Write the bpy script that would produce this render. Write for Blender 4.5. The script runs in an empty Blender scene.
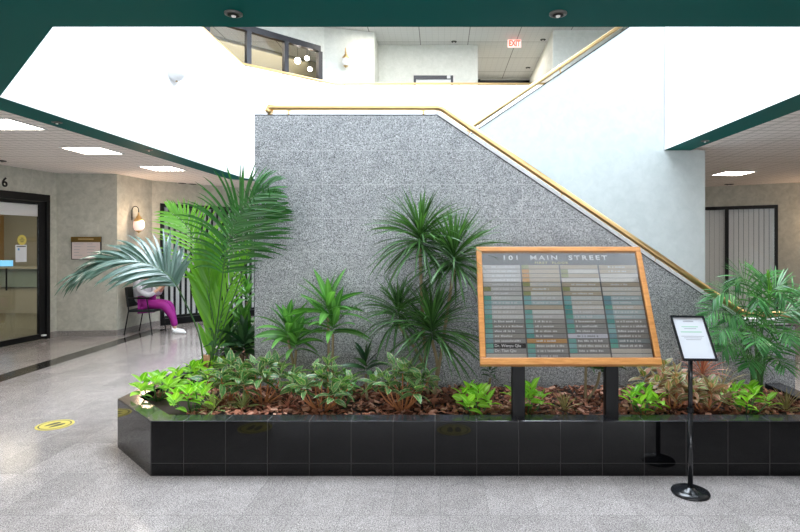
import bpy, math, random
from mathutils import Vector, Matrix
from mathutils.geometry import tessellate_polygon
random.seed(7)
PI = math.pi
C = bpy.context.scene.collection
sc = bpy.context.scene

# ------------------------------------------------------------------ camera
cam_d = bpy.data.cameras.new('camera'); cam = bpy.data.objects.new('camera', cam_d); C.objects.link(cam)
cam.location = (0, 0, 1.65); cam.rotation_euler = (PI/2, 0, 0)
cam_d.sensor_width = 36; cam_d.lens = 555*36/800
cam_d.shift_x = -0.05; cam_d.shift_y = -0.02875
cam_d.clip_start = .05
sc.camera = cam
def at(px, py, Y):
    return Vector(((px-440)/555*Y, Y, 1.65-(py-243)/555*Y))

# ------------------------------------------------------------------ world, light, exposure
w = bpy.data.worlds.new('world'); sc.world = w; w.use_nodes = True
w.node_tree.nodes['Background'].inputs[0].default_value = (.80, .90, 1, 1)
w.node_tree.nodes['Background'].inputs[1].default_value = 1.0
sc.view_settings.view_transform = 'Standard'; sc.view_settings.look = 'None'
sc.view_settings.exposure = 0.52; sc.view_settings.gamma = 1
sc.cycles.max_bounces = 8; sc.cycles.diffuse_bounces = 5; sc.cycles.glossy_bounces = 4
sc.cycles.sample_clamp_indirect = 6
def area(name, loc, rot, sx, sy, power, col):
    d = bpy.data.lights.new(name, 'AREA'); d.shape = 'RECTANGLE'; d.size = sx; d.size_y = sy
    d.energy = power; d.color = col
    o = bpy.data.objects.new(name, d); o.location = loc; o.rotation_euler = rot; C.objects.link(o); return o
area('skylight_daylight', (-.4, 6.6, 9.9), (0, 0, 0), 6.2, 6.6, 1500, (.79, .89, 1))
area('front_fill', (.5, -5.35, 1.55), (PI/2, 0, 0), 9, 2.5, 190, (.95, .97, 1))  # unseen fill lamp added behind the camera for frontal light
area('upper_office_fill', (-5.2, 14.2, 6.7), (0, 0, 0), 3, 3, 80, (1, .88, .7))  # unseen lamp added to brighten the upper office
area('office_fill', (-9.2, 10.8, 2.8), (0, 0, 0), 3, 3, 60, (1, .88, .68))  # unseen lamp added to brighten the room behind the glass door
area('walkway_fill', (-.2, 12.9, 6.72), (0, 0, 0), 3.6, .5, 30, (1, .95, .86))  # lamp without a fixture, added to lift the upper walls
area('corridor_fill', (1.9, 15.6, 6.7), (0, 0, 0), 1.2, 2.4, 24, (1, .9, .8))  # lamp without a fixture, added to brighten the dark corridor

# ------------------------------------------------------------------ materials
def nt(m):
    m.use_nodes = True; return m.node_tree
def principled(name, col, rough=.5, metal=0, spec=.5, coat=0, em=None, ems=0, trans=0, alpha=1):
    m = bpy.data.materials.new(name); t = nt(m); b = t.nodes['Principled BSDF']
    b.inputs['Base Color'].default_value = (*col, 1); b.inputs['Roughness'].default_value = rough
    b.inputs['Metallic'].default_value = metal; b.inputs['Specular IOR Level'].default_value = spec
    b.inputs['Coat Weight'].default_value = coat
    b.inputs['Transmission Weight'].default_value = trans
    if em: b.inputs['Emission Color'].default_value = (*em, 1); b.inputs['Emission Strength'].default_value = ems
    return m
class NB:
    def __init__(s, m): s.t = m.node_tree; s.b = s.t.nodes['Principled BSDF']
    def n(s, typ, **k):
        x = s.t.nodes.new(typ)
        for a, v in k.items(): setattr(x, a, v)
        return x
    def l(s, a, b): s.t.links.new(a, b)
    def pos(s): return s.n('ShaderNodeNewGeometry').outputs['Position']
    def obj(s): return s.n('ShaderNodeTexCoord').outputs['Object']
    def noise(s, vec, scale, detail=3, rough=.5, dist=0):
        x = s.n('ShaderNodeTexNoise'); x.inputs['Scale'].default_value = scale; x.inputs['Detail'].default_value = detail
        x.inputs['Roughness'].default_value = rough; x.inputs['Distortion'].default_value = dist
        s.l(vec, x.inputs['Vector']); return x.outputs['Fac']
    def ramp(s, fac, stops, interp='LINEAR'):
        x = s.n('ShaderNodeValToRGB'); x.color_ramp.interpolation = interp
        e = x.color_ramp.elements
        while len(e) < len(stops): e.new(.5)
        for i, (p, c) in enumerate(stops): e[i].position = p; e[i].color = (*c, 1)
        s.l(fac, x.inputs[0]); return x.outputs[0]
    def math(s, op, a, b=None, c=None):
        x = s.n('ShaderNodeMath', operation=op)
        for i, v in enumerate((a, b, c)):
            if v is None: continue
            if isinstance(v, (int, float)): x.inputs[i].default_value = v
            else: s.l(v, x.inputs[i])
        return x.outputs[0]
    def mix(s, fac, a, b, blend='MIX'):
        x = s.n('ShaderNodeMix', data_type='RGBA', blend_type=blend)
        for sock, v in ((x.inputs[0], fac), (x.inputs[6], a), (x.inputs[7], b)):
            if isinstance(v, (int, float)): sock.default_value = v
            elif isinstance(v, tuple): sock.default_value = (*v, 1)
            else: s.l(v, sock)
        return x.outputs[2]
    def sep(s, v):
        x = s.n('ShaderNodeSeparateXYZ'); s.l(v, x.inputs[0]); return x.outputs
    def lines(s, coord, period, width, off=0):
        f = s.math('FRACT', s.math('ADD', s.math('MULTIPLY', coord, 1/period), 100+off))
        return s.math('LESS_THAN', f, width/period)
    def bump(s, h, strength=.2, dist=.01):
        x = s.n('ShaderNodeBump'); x.inputs['Strength'].default_value = strength; x.inputs['Distance'].default_value = dist
        s.l(h, x.inputs['Height']); s.l(x.outputs[0], s.b.inputs['Normal'])

M = {}
def wallpaper(name, c1, c2, rough=.75):
    m = principled(name, c1, rough); k = NB(m); p = k.pos()
    n = k.noise(p, 9, 5, .65, .6)
    k.l(k.ramp(n, [(.32, c1), (.68, c2)]), k.b.inputs['Base Color']); k.bump(k.noise(p, 60, 3), .12, .004); return m
M['wall_low'] = wallpaper('suede wallpaper beige', (.40, .40, .345), (.55, .545, .475))
M['wall_up'] = wallpaper('suede wallpaper pale', (.76, .77, .71), (.86, .865, .81))
M['wall_white'] = wallpaper('pale plaster', (.49, .54, .53), (.56, .605, .595))
M['parapet'] = principled('white plaster', (.88, .88, .88), .7)
M['green'] = principled('dark green paint', (.0, .125, .112), .6, spec=.15)
M['office'] = principled('office paint', (.33, .31, .22), .8)
M['tan'] = principled('tan office wall', (.46, .27, .08), .7)
M['carpet'] = principled('olive carpet', (.12, .12, .075), .95)

m = principled('salt and pepper granite', (.3, .3, .3), .32); k = NB(m); p = k.pos()
n1 = k.noise(p, 105, 4, .75, 1.2); n2 = k.noise(p, 5, 3, .6, 1.5); x, y, z = k.sep(p)
c = k.ramp(n1, [(.40, (.06, .062, .065)), (.5, (.35, .355, .36)), (.60, (.80, .81, .82))])
c = k.mix(1.0, c, k.ramp(n2, [(.3, (.74, .75, .76)), (.7, (1.0, 1.0, 1.0))]), 'MULTIPLY')
c = k.mix(k.math('MULTIPLY', k.math('MAXIMUM', k.lines(x, .9, .005, .18), k.lines(z, .305, .005, -.13)), .5), c, (.6, .6, .6))
k.l(c, k.b.inputs['Base Color']); M['granite'] = m

m = principled('polished black granite', (.01, .01, .011), .03, spec=.3); k = NB(m); p = k.pos(); x, y, z = k.sep(p)
n1 = k.noise(p, 220, 2, .6)
c = k.ramp(n1, [(.48, (.0015, .0015, .002)), (.75, (.010, .010, .011))])
mask = k.math('MAXIMUM', k.lines(x, .2965, .0035, .128), k.math('MULTIPLY', k.lines(z, .6, .003, 1-.0885/.6), 1))
c = k.mix(k.math('MULTIPLY', mask, .6), c, (.09, .085, .08))
k.l(c, k.b.inputs['Base Color']); M['black_granite'] = m

m = principled('black granite coping', (.02, .02, .022), .16, spec=.8); k = NB(m); x, y, z = k.sep(k.pos())  # top-face copy of the black granite, its reflected sheen put into a paler colour
k.l(k.mix(k.math('MULTIPLY', k.lines(x, .2965, .0035, .128), .6), (.022, .022, .026), (.25, .24, .22)), k.b.inputs['Base Color']); M['lit_top'] = m
m = principled('granite floor tile', (.5, .5, .5), .2, spec=.5); k = NB(m); p = k.pos(); x, y, z = k.sep(p)
n1 = k.noise(p, 150, 4, .8, .6); n2 = k.noise(p, 3.2, 6, .7, 1.6)
c = k.ramp(n1, [(.40, (.11, .10, .095)), (.5, (.43, .395, .38)), (.60, (.74, .69, .66))])
c = k.mix(1.0, c, k.ramp(n2, [(.3, (.72, .71, .71)), (.7, (.96, .945, .935))]), 'MULTIPLY')
vo = k.n('ShaderNodeTexWhiteNoise', noise_dimensions='2D')
cv = k.n('ShaderNodeCombineXYZ')
k.l(k.math('FLOOR', k.math('MULTIPLY', x, 1/.3)), cv.inputs[0]); k.l(k.math('FLOOR', k.math('MULTIPLY', k.math('ADD', y, .3), 1/.61)), cv.inputs[1])
k.l(cv.outputs[0], vo.inputs['Vector'])
c = k.mix(1.0, c, k.ramp(vo.outputs['Value'], [(0, (.80, .80, .80)), (1, (1, 1, 1))]), 'MULTIPLY')
g = k.math('MAXIMUM', k.lines(x, .3, .003), k.lines(y, .61, .004, .3/.61))
c = k.mix(k.math('MULTIPLY', g, .45), c, (.10, .10, .10))
k.l(c, k.b.inputs['Base Color'])
k.l(k.math('ADD', k.math('MULTIPLY', k.noise(p, 25, 3), .14), .05), k.b.inputs['Roughness']); k.bump(n1, .05, .003); M['floor'] = m
m = principled('dark granite strip', (.03, .028, .026), .12); M['strip'] = m
m = principled('baseboard granite', (.3, .3, .3), .3); k = NB(m)
k.l(k.ramp(k.noise(k.pos(), 90, 3, .7), [(.35, (.12, .11, .105)), (.65, (.38, .35, .33))]), k.b.inputs['Base Color']); M['base'] = m

m = principled('acoustic ceiling tile', (.6, .6, .6), .85); k = NB(m); p = k.pos(); x, y, z = k.sep(p)
g1 = k.math('MAXIMUM', k.lines(x, .152, .010, .3), k.lines(y, .152, .018, .1))
g2 = k.math('MAXIMUM', k.lines(x, .61, .014, .3), k.lines(y, .61, .014, .1))
c = k.mix(k.math('MULTIPLY', g1, .55), (.90, .84, .80), (.24, .20, .18)); c = k.mix(g2, c, (.62, .57, .52))
k.l(c, k.b.inputs['Base Color']); M['ceil'] = m
m = principled('ceiling tile upper', (.6, .6, .6), .85); k = NB(m); p = k.pos(); x, y, z = k.sep(p)
g1 = k.math('MAXIMUM', k.lines(x, .152, .010, .3), k.lines(y, .152, .012, .1))
g2 = k.math('MAXIMUM', k.lines(x, 1.22, .02, .42), k.lines(y, 1.22, .02, .4))
c = k.mix(k.math('MULTIPLY', g1, .3), (.70, .70, .69), (.4, .4, .39)); c = k.mix(k.math('MULTIPLY', g2, .8), c, (.16, .15, .14))
k.l(c, k.b.inputs['Base Color']); M['ceil_up'] = m

M['brass'] = principled('polished brass', (.76, .52, .24), .28, 1)
M['trim_grey'] = principled('grey fixture trim', (.16, .16, .15), .4)
M['brass_dark'] = principled('aged brass', (.30, .19, .06), .35, 1)
M['black'] = principled('black metal', (.006, .006, .007), .45, spec=.25)
M['black_gloss'] = principled('black enamel', (.012, .013, .015), .16)
def thin_glass(name, rough, ior):
    m = bpy.data.materials.new(name); t = nt(m); t.nodes.clear()
    o = t.nodes.new('ShaderNodeOutputMaterial'); f = t.nodes.new('ShaderNodeFresnel'); f.inputs[0].default_value = ior
    a = t.nodes.new('ShaderNodeBsdfTransparent'); g = t.nodes.new('ShaderNodeBsdfGlossy'); g.inputs['Roughness'].default_value = rough
    x = t.nodes.new('ShaderNodeMixShader'); t.links.new(f.outputs[0], x.inputs[0]); t.links.new(a.outputs[0], x.inputs[1]); t.links.new(g.outputs[0], x.inputs[2])
    t.links.new(x.outputs[0], o.inputs[0]); return m
M['glass'] = thin_glass('window glass', .02, 1.3)
M['cover'] = thin_glass('directory cover glass', .04, 1.62)
M['dark'] = principled('unlit room sheet', (.02, .02, .022), .8)
M['blind'] = principled('vertical blind fabric', (.88, .88, .86), .7)
M['troffer'] = principled('troffer diffuser', (1, 1, 1), .5, em=(1, .90, .78), ems=15)
M['white'] = principled('white plastic', (.8, .8, .8), .4)
M['globe'] = principled('lantern globe', (.9, .8, .75), .4, em=(1, .60, .48), ems=.42)
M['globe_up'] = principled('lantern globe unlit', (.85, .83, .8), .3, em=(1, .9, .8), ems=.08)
M['paper'] = principled('paper', (.62, .64, .67), .6)
M['pinkpaper'] = principled('pinkish paper', (.66, .56, .53), .6)
M['ink'] = principled('grey ink', (.35, .36, .38), .7)
M['greenink'] = principled('green ink', (.35, .55, .42), .7)
M['yellow'] = principled('yellow vinyl', (.60, .50, .11), .4)
M['stickerink'] = principled('dark sticker ink', (.06, .06, .04), .5)
M['red'] = principled('exit letters', (.9, .05, .03), .5, em=(1, .10, .06), ems=1.5)
M['exitface'] = principled('exit face', (.85, .72, .68), .5, em=(1, .8, .75), ems=.5)
M['wood'] = principled('oak frame', (.62, .27, .075), .35); k = NB(M['wood'])
mp = k.n('ShaderNodeMapping'); mp.inputs['Scale'].default_value = (2, 14, 14); k.l(k.obj(), mp.inputs[0])
k.l(k.ramp(k.noise(mp.outputs[0], 5, 4, .6), [(.3, (.50, .20, .05)), (.7, (.70, .32, .10))]), k.b.inputs['Base Color'])
M['board'] = principled('directory board', (.16, .155, .15), .5)
M['letter'] = principled('white lettering', (.9, .9, .9), .5)
M['goldletter'] = principled('gold lettering', (.75, .66, .30), .5)
M['soil'] = principled('potting soil', (.028, .016, .010), .95)
m = principled('bark chips', (.2, .08, .04), .8); k = NB(m)
ri = k.n('ShaderNodeNewGeometry').outputs['Random Per Island']
k.l(k.ramp(ri, [(0, (.045, .018, .010)), (.35, (.18, .055, .025)), (.7, (.34, .13, .07)), (1, (.50, .28, .19))]), k.b.inputs['Base Color']); M['bark'] = m

def leafmat(name, a, b, mid=None, edge=None, rough=.35, tr=.3, midw=.16, edgew=.7, blot=0, spec=.5):
    m = principled(name, a, rough, spec=spec); k = NB(m)
    ri = k.n('ShaderNodeNewGeometry').outputs['Random Per Island']
    c = k.ramp(ri, [(0, a), (1, b)])
    uv = k.n('ShaderNodeUVMap').outputs[0]; u, v, _ = k.sep(uv)
    d = k.math('MULTIPLY', k.math('ABSOLUTE', k.math('SUBTRACT', u, .5)), 2)
    if blot: d = k.math('ADD', d, k.math('MULTIPLY', k.math('SUBTRACT', k.noise(k.pos(), 60, 2), .5), blot))
    if mid: c = k.mix(k.math('LESS_THAN', d, midw), c, mid)
    if edge: c = k.mix(k.math('GREATER_THAN', d, edgew), c, edge)
    k.l(c, k.b.inputs['Base Color'])
    if tr:
        t = k.n('ShaderNodeBsdfTranslucent'); k.l(k.mix(1.0, c, (1.5, 1.6, .7), 'MULTIPLY'), t.inputs[0])
        ms = k.n('ShaderNodeMixShader'); ms.inputs[0].default_value = tr
        k.l(k.b.outputs[0], ms.inputs[1]); k.l(t.outputs[0], ms.inputs[2])
        k.l(ms.outputs[0], m.node_tree.nodes['Material Output'].inputs[0])
    return m
M['palm'] = leafmat('palm leaf dark', (.018, .10, .02), (.045, .19, .035), rough=.24, tr=.22, spec=.8)
M['palm_bright'] = leafmat('palm leaf bright', (.10, .30, .018), (.18, .42, .03), rough=.35, tr=.4)  # yellow-green includes the backlit glow of the rear frond
M['palm_toplit'] = leafmat('palm leaf top-lit', (.06, .12, .095), (.11, .19, .15), rough=.24, tr=.15, spec=.8)  # bluish top-lit sheen put into the leaf colour
M['parlor'] = leafmat('bushy palm leaf', (.018, .10, .03), (.14, .36, .12), rough=.25, tr=.25)
M['marginata'] = leafmat('narrow dracaena leaf', (.022, .065, .02), (.06, .16, .035), mid=(.09, .22, .06), rough=.38, tr=.2, midw=.3)
M['fragrans'] = leafmat('broad dracaena leaf', (.045, .19, .035), (.14, .37, .07), mid=(.2, .46, .12), rough=.33, tr=.25, midw=.2)
M['dark_leaf'] = leafmat('dark leaf', (.012, .05, .02), (.05, .13, .04), rough=.35, tr=.15)
M['lime'] = leafmat('lime leaf', (.17, .46, .02), (.40, .70, .07), mid=(.45, .75, .15), rough=.4, tr=.35)
M['varieg'] = leafmat('variegated leaf', (.03, .13, .035), (.10, .26, .07), mid=(.36, .30, .16), edge=(.44, .48, .24), rough=.38, tr=.25, edgew=.8, midw=.1, blot=.7)
M['pinkleaf'] = leafmat('reddish leaf', (.12, .20, .05), (.38, .16, .10), mid=(.50, .22, .18), edge=(.50, .46, .30), rough=.4, tr=.25, edgew=.8, blot=.7)
M['redgrass'] = leafmat('red grass leaf', (.36, .10, .07), (.62, .28, .20), rough=.5, tr=.2)
M['straw'] = leafmat('olive straw leaf', (.16, .16, .04), (.45, .36, .18), rough=.6, tr=.2)
M['spider'] = leafmat('striped grass leaf', (.09, .16, .03), (.20, .27, .06), mid=(.55, .52, .25), edge=(.4, .42, .2), rough=.5, tr=.25)
M['rust'] = principled('rust brown stem', (.50, .19, .07), .6)
M['cane'] = principled('tan cane', (.32, .25, .14), .7)
M['greenstem'] = principled('green stem', (.05, .14, .03), .5)
M['fiber'] = principled('palm trunk fibre', (.34, .18, .08), .8)

# ------------------------------------------------------------------ mesh builder
def tag(o, label=None, cat=None, group=None, kind=None):
    if label: o['label'] = label
    if cat: o['category'] = cat
    if group: o['group'] = group
    if kind: o['kind'] = kind
    return o
def empty(name, loc, label, cat, group=None):
    o = bpy.data.objects.new(name, None); o.location = loc; o.empty_display_size = .1; C.objects.link(o)
    return tag(o, label, cat, group)
def base_of(o):
    v = Vector((0, 0, 0))
    while o: v = v + Vector(o.location); o = o.parent
    return v
class MB:
    def __init__(s): s.v = []; s.f = []; s.uv = []
    def quad(s, a, b, c, d):
        n = len(s.v); s.v += [Vector(a), Vector(b), Vector(c), Vector(d)]; s.f.append((n, n+1, n+2, n+3)); return s
    def box(s, lo, hi, M4=None):
        (x0, y0, z0), (x1, y1, z1) = lo, hi
        P = [Vector(q) for q in ((x0,y0,z0),(x1,y0,z0),(x1,y1,z0),(x0,y1,z0),(x0,y0,z1),(x1,y0,z1),(x1,y1,z1),(x0,y1,z1))]
        if M4 is not None: P = [M4 @ q for q in P]
        n = len(s.v); s.v += P
        s.f += [tuple(n+i for i in q) for q in ((0,3,2,1),(4,5,6,7),(0,1,5,4),(1,2,6,5),(2,3,7,6),(3,0,4,7))]; return s
    def tube(s, pts, r, sides=10, cap=True):
        pts = [Vector(p) for p in pts]; n0 = len(s.v); N = len(pts)
        rr = r if isinstance(r, (list, tuple)) else [r]*N
        prev = None
        for i, p in enumerate(pts):
            t = (pts[min(i+1, N-1)]-pts[max(i-1, 0)]).normalized()
            if prev is None:
                a = Vector((0, 0, 1)) if abs(t.z) < .9 else Vector((1, 0, 0))
                u = t.cross(a).normalized()
            else: u = (prev-t*prev.dot(t)).normalized()
            prev = u; vv = t.cross(u)
            for k in range(sides):
                a = 2*PI*k/sides; s.v.append(p+(u*math.cos(a)+vv*math.sin(a))*rr[i])
        for i in range(N-1):
            for k in range(sides):
                a = n0+i*sides+k; b = n0+i*sides+(k+1) % sides
                s.f.append((a, b, b+sides, a+sides))
        if cap:
            s.f.append(tuple(n0+k for k in reversed(range(sides)))); s.f.append(tuple(n0+(N-1)*sides+k for k in range(sides)))
        return s
    def lathe(s, prof, c=(0, 0, 0), sides=24, axis='z', M4=None):
        n0 = len(s.v); c = Vector(c)
        for r, h in prof:
            for k in range(sides):
                a = 2*PI*k/sides; q = Vector((r*math.cos(a), r*math.sin(a), h))
                if M4 is not None: q = M4 @ q
                s.v.append(q+c)
        for i in range(len(prof)-1):
            for k in range(sides):
                a = n0+i*sides+k; b = n0+i*sides+(k+1) % sides
                s.f.append((a, b, b+sides, a+sides))
        s.f.append(tuple(n0+k for k in reversed(range(sides)))); s.f.append(tuple(n0+(len(prof)-1)*sides+k for k in range(sides)))
        return s
    def prism(s, poly, axis, a0, a1):
        """extrude a 2D polygon; axis 'z': poly in xy; axis 'y': poly in xz"""
        f = (lambda q, h: Vector((q[0], q[1], h))) if axis == 'z' else (lambda q, h: Vector((q[0], h, q[1])))
        n = len(s.v); N = len(poly)
        s.v += [f(q, a0) for q in poly]+[f(q, a1) for q in poly]
        s.f.append(tuple(n+i for i in range(N))); s.f.append(tuple(n+N+i for i in reversed(range(N))))
        for i in range(N): j = (i+1) % N; s.f.append((n+i, n+j, n+N+j, n+N+i))
        return s
    def seg(s, p1, p2, h0, h1, th):
        """upright slab along p1-p2, thickness th to the left of the direction"""
        p1 = Vector((*p1, 0)); p2 = Vector((*p2, 0)); d = (p2-p1).normalized(); nrm = Vector((-d.y, d.x, 0))*th
        P = [p1, p2, p2+nrm, p1+nrm]
        return s.prism([(q.x, q.y) for q in P], 'z', h0, h1)
    def leaf(s, p, d, L, W, droop=.5, fold=.25, n=5, prof='lance', roll=0, nh=None):
        p = Vector(p); d = Vector(d).normalized(); n0 = len(s.v)
        st = L/n
        for i in range(n+1):
            t = i/n
            if prof == 'lance': wd = math.sin(PI*min(1, (t*.86+.14)))**.8 if t < 1 else 0
            elif prof == 'strap': wd = min(1, .55+t*1.6)*(1-t**3)
            else: wd = math.sin(PI*(t**.75))**.9 if 0 < t < 1 else (.12 if t == 0 else 0)
            side = d.cross(Vector((0, 0, 1)))
            if nh is not None: side = d.cross(nh)
            if side.length < 1e-3: side = Vector((math.cos(roll), math.sin(roll), 0))
            side.normalize(); nrm = side.cross(d).normalized()
            if roll: q = Matrix.Rotation(roll, 3, d); side = q @ side; nrm = q @ nrm
            h = W/2*max(wd, .02)
            s.v += [p-side*h+nrm*h*fold, p.copy(), p+side*h+nrm*h*fold]
            s.uv += [(0, t), (.5, t), (1, t)]
            p = p+d*st
            d = (d+Vector((0, 0, -droop/n))).normalized()
        for i in range(n):
            a = n0+3*i
            s.f += [(a, a+1, a+4, a+3), (a+1, a+2, a+5, a+4)]
        return s
    def build(s, name, mat, parent=None, smooth=False, bevel=0, kind=None, label=None):
        off = base_of(parent) if parent else Vector((0, 0, 0))
        me = bpy.data.meshes.new(name); me.from_pydata([tuple(q-off) for q in s.v], [], s.f)
        if len(s.uv) == len(s.v) and s.uv:
            L = me.uv_layers.new(name='UVMap')
            vi = [0]*len(me.loops); me.loops.foreach_get('vertex_index', vi)
            L.data.foreach_set('uv', [c for i in vi for c in s.uv[i]])
        if smooth: me.polygons.foreach_set('use_smooth', [True]*len(me.polygons))
        me.materials.append(mat if not isinstance(mat, str) else M[mat]); me.update()
        o = bpy.data.objects.new(name, me); C.objects.link(o)
        if parent: o.parent = parent
        if bevel:
            b = o.modifiers.new('bevel', 'BEVEL'); b.width = bevel; b.segments = 2; b.limit_method = 'ANGLE'
        if kind: o['kind'] = kind
        if label: o['label'] = label
        return o
def holed(name, outer, holes, h, mat, down=True, kind='structure'):
    loops = [[Vector((x, y, 0)) for x, y in outer]]+[[Vector((x, y, 0)) for x, y in hh] for hh in holes]
    tris = tessellate_polygon(loops); pts = [q for l in loops for q in l]
    mb = MB(); mb.v = [Vector((q.x, q.y, h)) for q in pts]
    for t in tris:
        a, b, c = (pts[i] for i in t); up = (b-a).cross(c-a).z > 0
        mb.f.append(tuple(t) if up != down else tuple(reversed(t)))
    return mb.build(name, mat, kind=kind)
def text_mesh(name, body, size, mat, mtx, parent, ext=.002, align='LEFT', sx=1, spacing=1, off=0):
    cu = bpy.data.curves.new(name, 'FONT'); cu.body = body; cu.size = size; cu.extrude = ext; cu.align_x = align
    cu.align_y = 'CENTER'; cu.space_character = spacing; cu.offset = off; cu.resolution_u = 3
    to = bpy.data.objects.new(name, cu); C.objects.link(to)
    me = bpy.data.meshes.new_from_object(to.evaluated_get(bpy.context.evaluated_depsgraph_get()))
    bpy.data.objects.remove(to); me.name = name
    b = base_of(parent)
    for v in me.vertices: v.co = (mtx @ Vector((v.co.x*sx, v.co.y, v.co.z)))-b
    me.materials.clear(); me.materials.append(M[mat]); o = bpy.data.objects.new(name, me); C.objects.link(o); o.parent = parent
    return o
def frame_m(o, u, v):
    u = Vector(u).normalized(); v = Vector(v).normalized(); n = u.cross(v)
    return Matrix(((u.x, v.x, n.x, o[0]), (u.y, v.y, n.y, o[1]), (u.z, v.z, n.z, o[2]), (0, 0, 0, 1)))

# ------------------------------------------------------------------ setting
H1, H2, HU = 2.88, 3.90, 6.78
OP = [(-2.15, 3.08), (2.12, 3.08), (2.90, 3.9), (2.90, 11.55), (-2.18, 11.55), (-3.62, 10.27), (-3.62, 4.56)]
def offset(poly, d):
    out = []; N = len(poly)
    for i in range(N):
        a, b, c = (Vector(poly[(i+k) % N]) for k in (-1, 0, 1))
        e1 = (b-a).normalized(); e2 = (c-b).normalized()
        n1 = Vector((e1.y, -e1.x)); n2 = Vector((e2.y, -e2.x)); bis = (n1+n2).normalized()
        q = b+bis*(d/bis.dot(n1)); out.append((q.x, q.y))
    return out
OS = offset(OP, .345)
MB().box((-13, -5, -.1), (10, 15, 0)).build('floor', 'floor', kind='structure')
MB().box((-5.50, -4.9, 0), (-5.22, 10.6, .002)).build('trim_1', 'strip', kind='structure')
holed('ceiling', [(-13, -5), (10, -5), (10, 15), (-13, 15)], [OS], H1, 'ceil')
holed('trim_2', OS, [offset(OP, -.002)], H1-.03, 'green')
mb = MB()
for i in range(len(OS)):
    a, b = OS[i], OS[(i+1) % len(OS)]; mb.quad((*a, H1-.03), (*b, H1-.03), (*b, H1+.01), (*a, H1+.01))
mb.build('trim_3', 'green', kind='structure')
mb = holed('floor_upper', [(-13, -5), (10, -5), (10, 18), (-13, 18)], [offset(OP, .1)], H2, 'carpet', down=False)
holed('ceiling_upper', [(-13, -5), (10, -5), (10, 18), (-13, 18)], [OP], HU, 'ceil_up')
# parapets round the opening
names = ['front', 'front_right', 'right', 'far', 'far_left', 'left', 'front_left']
for i, nm in enumerate(names):
    a, b = Vector(OP[i]), Vector(OP[(i+1) % 7]); d = (b-a).normalized(); n = Vector((d.y, -d.x))*.15
    e = d*.06
    MB().prism([(q.x, q.y) for q in (a, b, b+n+e, a+n-e)], 'z', H1-.028, 4.93).build('wall_parapet_'+nm, 'parapet', kind='structure')
# skylight curb and bars
mb = MB()
for i in range(7):
    a, b = Vector(OP[i]), Vector(OP[(i+1) % 7]); d = (b-a).normalized(); n = Vector((d.y, -d.x))*.1
    mb.prism([(q.x, q.y) for q in (a, b, b+n, a+n)], 'z', HU, 10.1)
mb.build('wall_skylight', 'parapet', kind='structure')
mb = MB()
for x in (-2.2, -.75, .75, 2.1): mb.box((x-.03, 3.1, 9.6), (x+.03, 11.5, 9.68))
for y in (5.2, 7.3, 9.4): mb.box((-3.6, y-.03, 9.6), (2.9, y+.03, 9.68))
mb.build('window_1', 'white', kind='structure')

def base_line(name, p1, p2):
    MB().seg(p1, p2, 0, .10, -.012).build(name, 'base', kind='structure')
TH = .12
# wall A with door opening
A0, A1 = Vector((-7.39, 5.0)), Vector((-6.76, 9.79)); dA = (A1-A0).normalized(); LA = (A1-A0).length
def onA(t): q = A1-dA*t; return (q.x, q.y)
jr, jl = .17, 1.24
mb = MB().seg(onA(jr), onA(0), 0, H1, TH).seg(onA(LA), onA(jl), 0, H1, TH).seg(onA(jl), onA(jr), 2.48, H1, TH)
mb.build('wall_left', 'wall_low', kind='structure')
base_line('baseboard_left', onA(jr), onA(0))
B1 = (-5.75, 9.88); C1 = (-5.68, 10.95); D1 = (-2.9, 14.19)
MB().seg((A1.x, A1.y), B1, 0, H1, TH).build('wall_left_return', 'wall_low', kind='structure'); base_line('baseboard_left_return', (A1.x, A1.y), B1)
MB().seg(B1, C1, 0, H1, TH).build('wall_left_side', 'wall_low', kind='structure'); base_line('baseboard_left_side', B1, C1)
dD = (Vector(D1)-Vector(C1)).normalized(); LD = (Vector(D1)-Vector(C1)).length
def onD(t): q = Vector(C1)+dD*t; return (q.x, q.y)
w0, w1 = .15, 2.9
MB().seg(C1, onD(w0), 0, H1, TH).seg(onD(w0), onD(w1), 2.44, H1, TH).seg(onD(w1), D1, 0, H1, TH).build('wall_far_left', 'wall_low', kind='structure')
base_line('baseboard_far_left', C1, onD(w0))
E0, E1, E2 = (4.2, 13.2), (5.81, 12.2), (9.2, 10.08)
dE = (Vector(E2)-Vector(E1)).normalized()
def onE(t): q = Vector(E1)+dE*t; return (q.x, q.y)
ew0, ew1 = -1.3, 1.385
MB().seg(E0, onE(ew0), 0, H1, TH).seg(onE(ew0), onE(ew1), 2.44, H1, TH).seg(onE(ew1), E2, 0, H1, TH).build('wall_far_right', 'wall_low', kind='structure')
base_line('baseboard_far_right', onE(ew1), E2)
MB().seg(D1, E0, 0, H1, TH).build('wall_far', 'wall_low', kind='structure')
MB().seg(E2, (9.2, -5), 0, H1, TH).build('wall_right', 'wall_low', kind='structure')
MB().seg((9.2, -5), (5.0, -5), 0, H1, -TH).seg((-4.0, -5), (-7.8, -5), 0, H1, -TH).seg((5.0, -5), (-4.0, -5), 2.8, H1, -TH).build('wall_behind', 'wall_low', kind='structure')
mb = MB().box((-4, -5.08, 2.72), (5, -4.98, 2.8)).box((-4, -5.08, 0), (5, -4.98, .10))  # unseen glazing added to house the frontal fill lamp
for i in range(7): mb.box((-4+i*1.49, -5.08, .1), (-3.94+i*1.49, -4.98, 2.72))
wb = mb.build('window_fill', 'black', kind='structure'); MB().box((-3.94, -5.04, .1), (4.94, -5.03, 2.72)).build('pane', 'glass', wb)
MB().seg((-7.8, -5), (A0.x, A0.y), 0, H1, TH).build('wall_left_near', 'wall_low', kind='structure')

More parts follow.
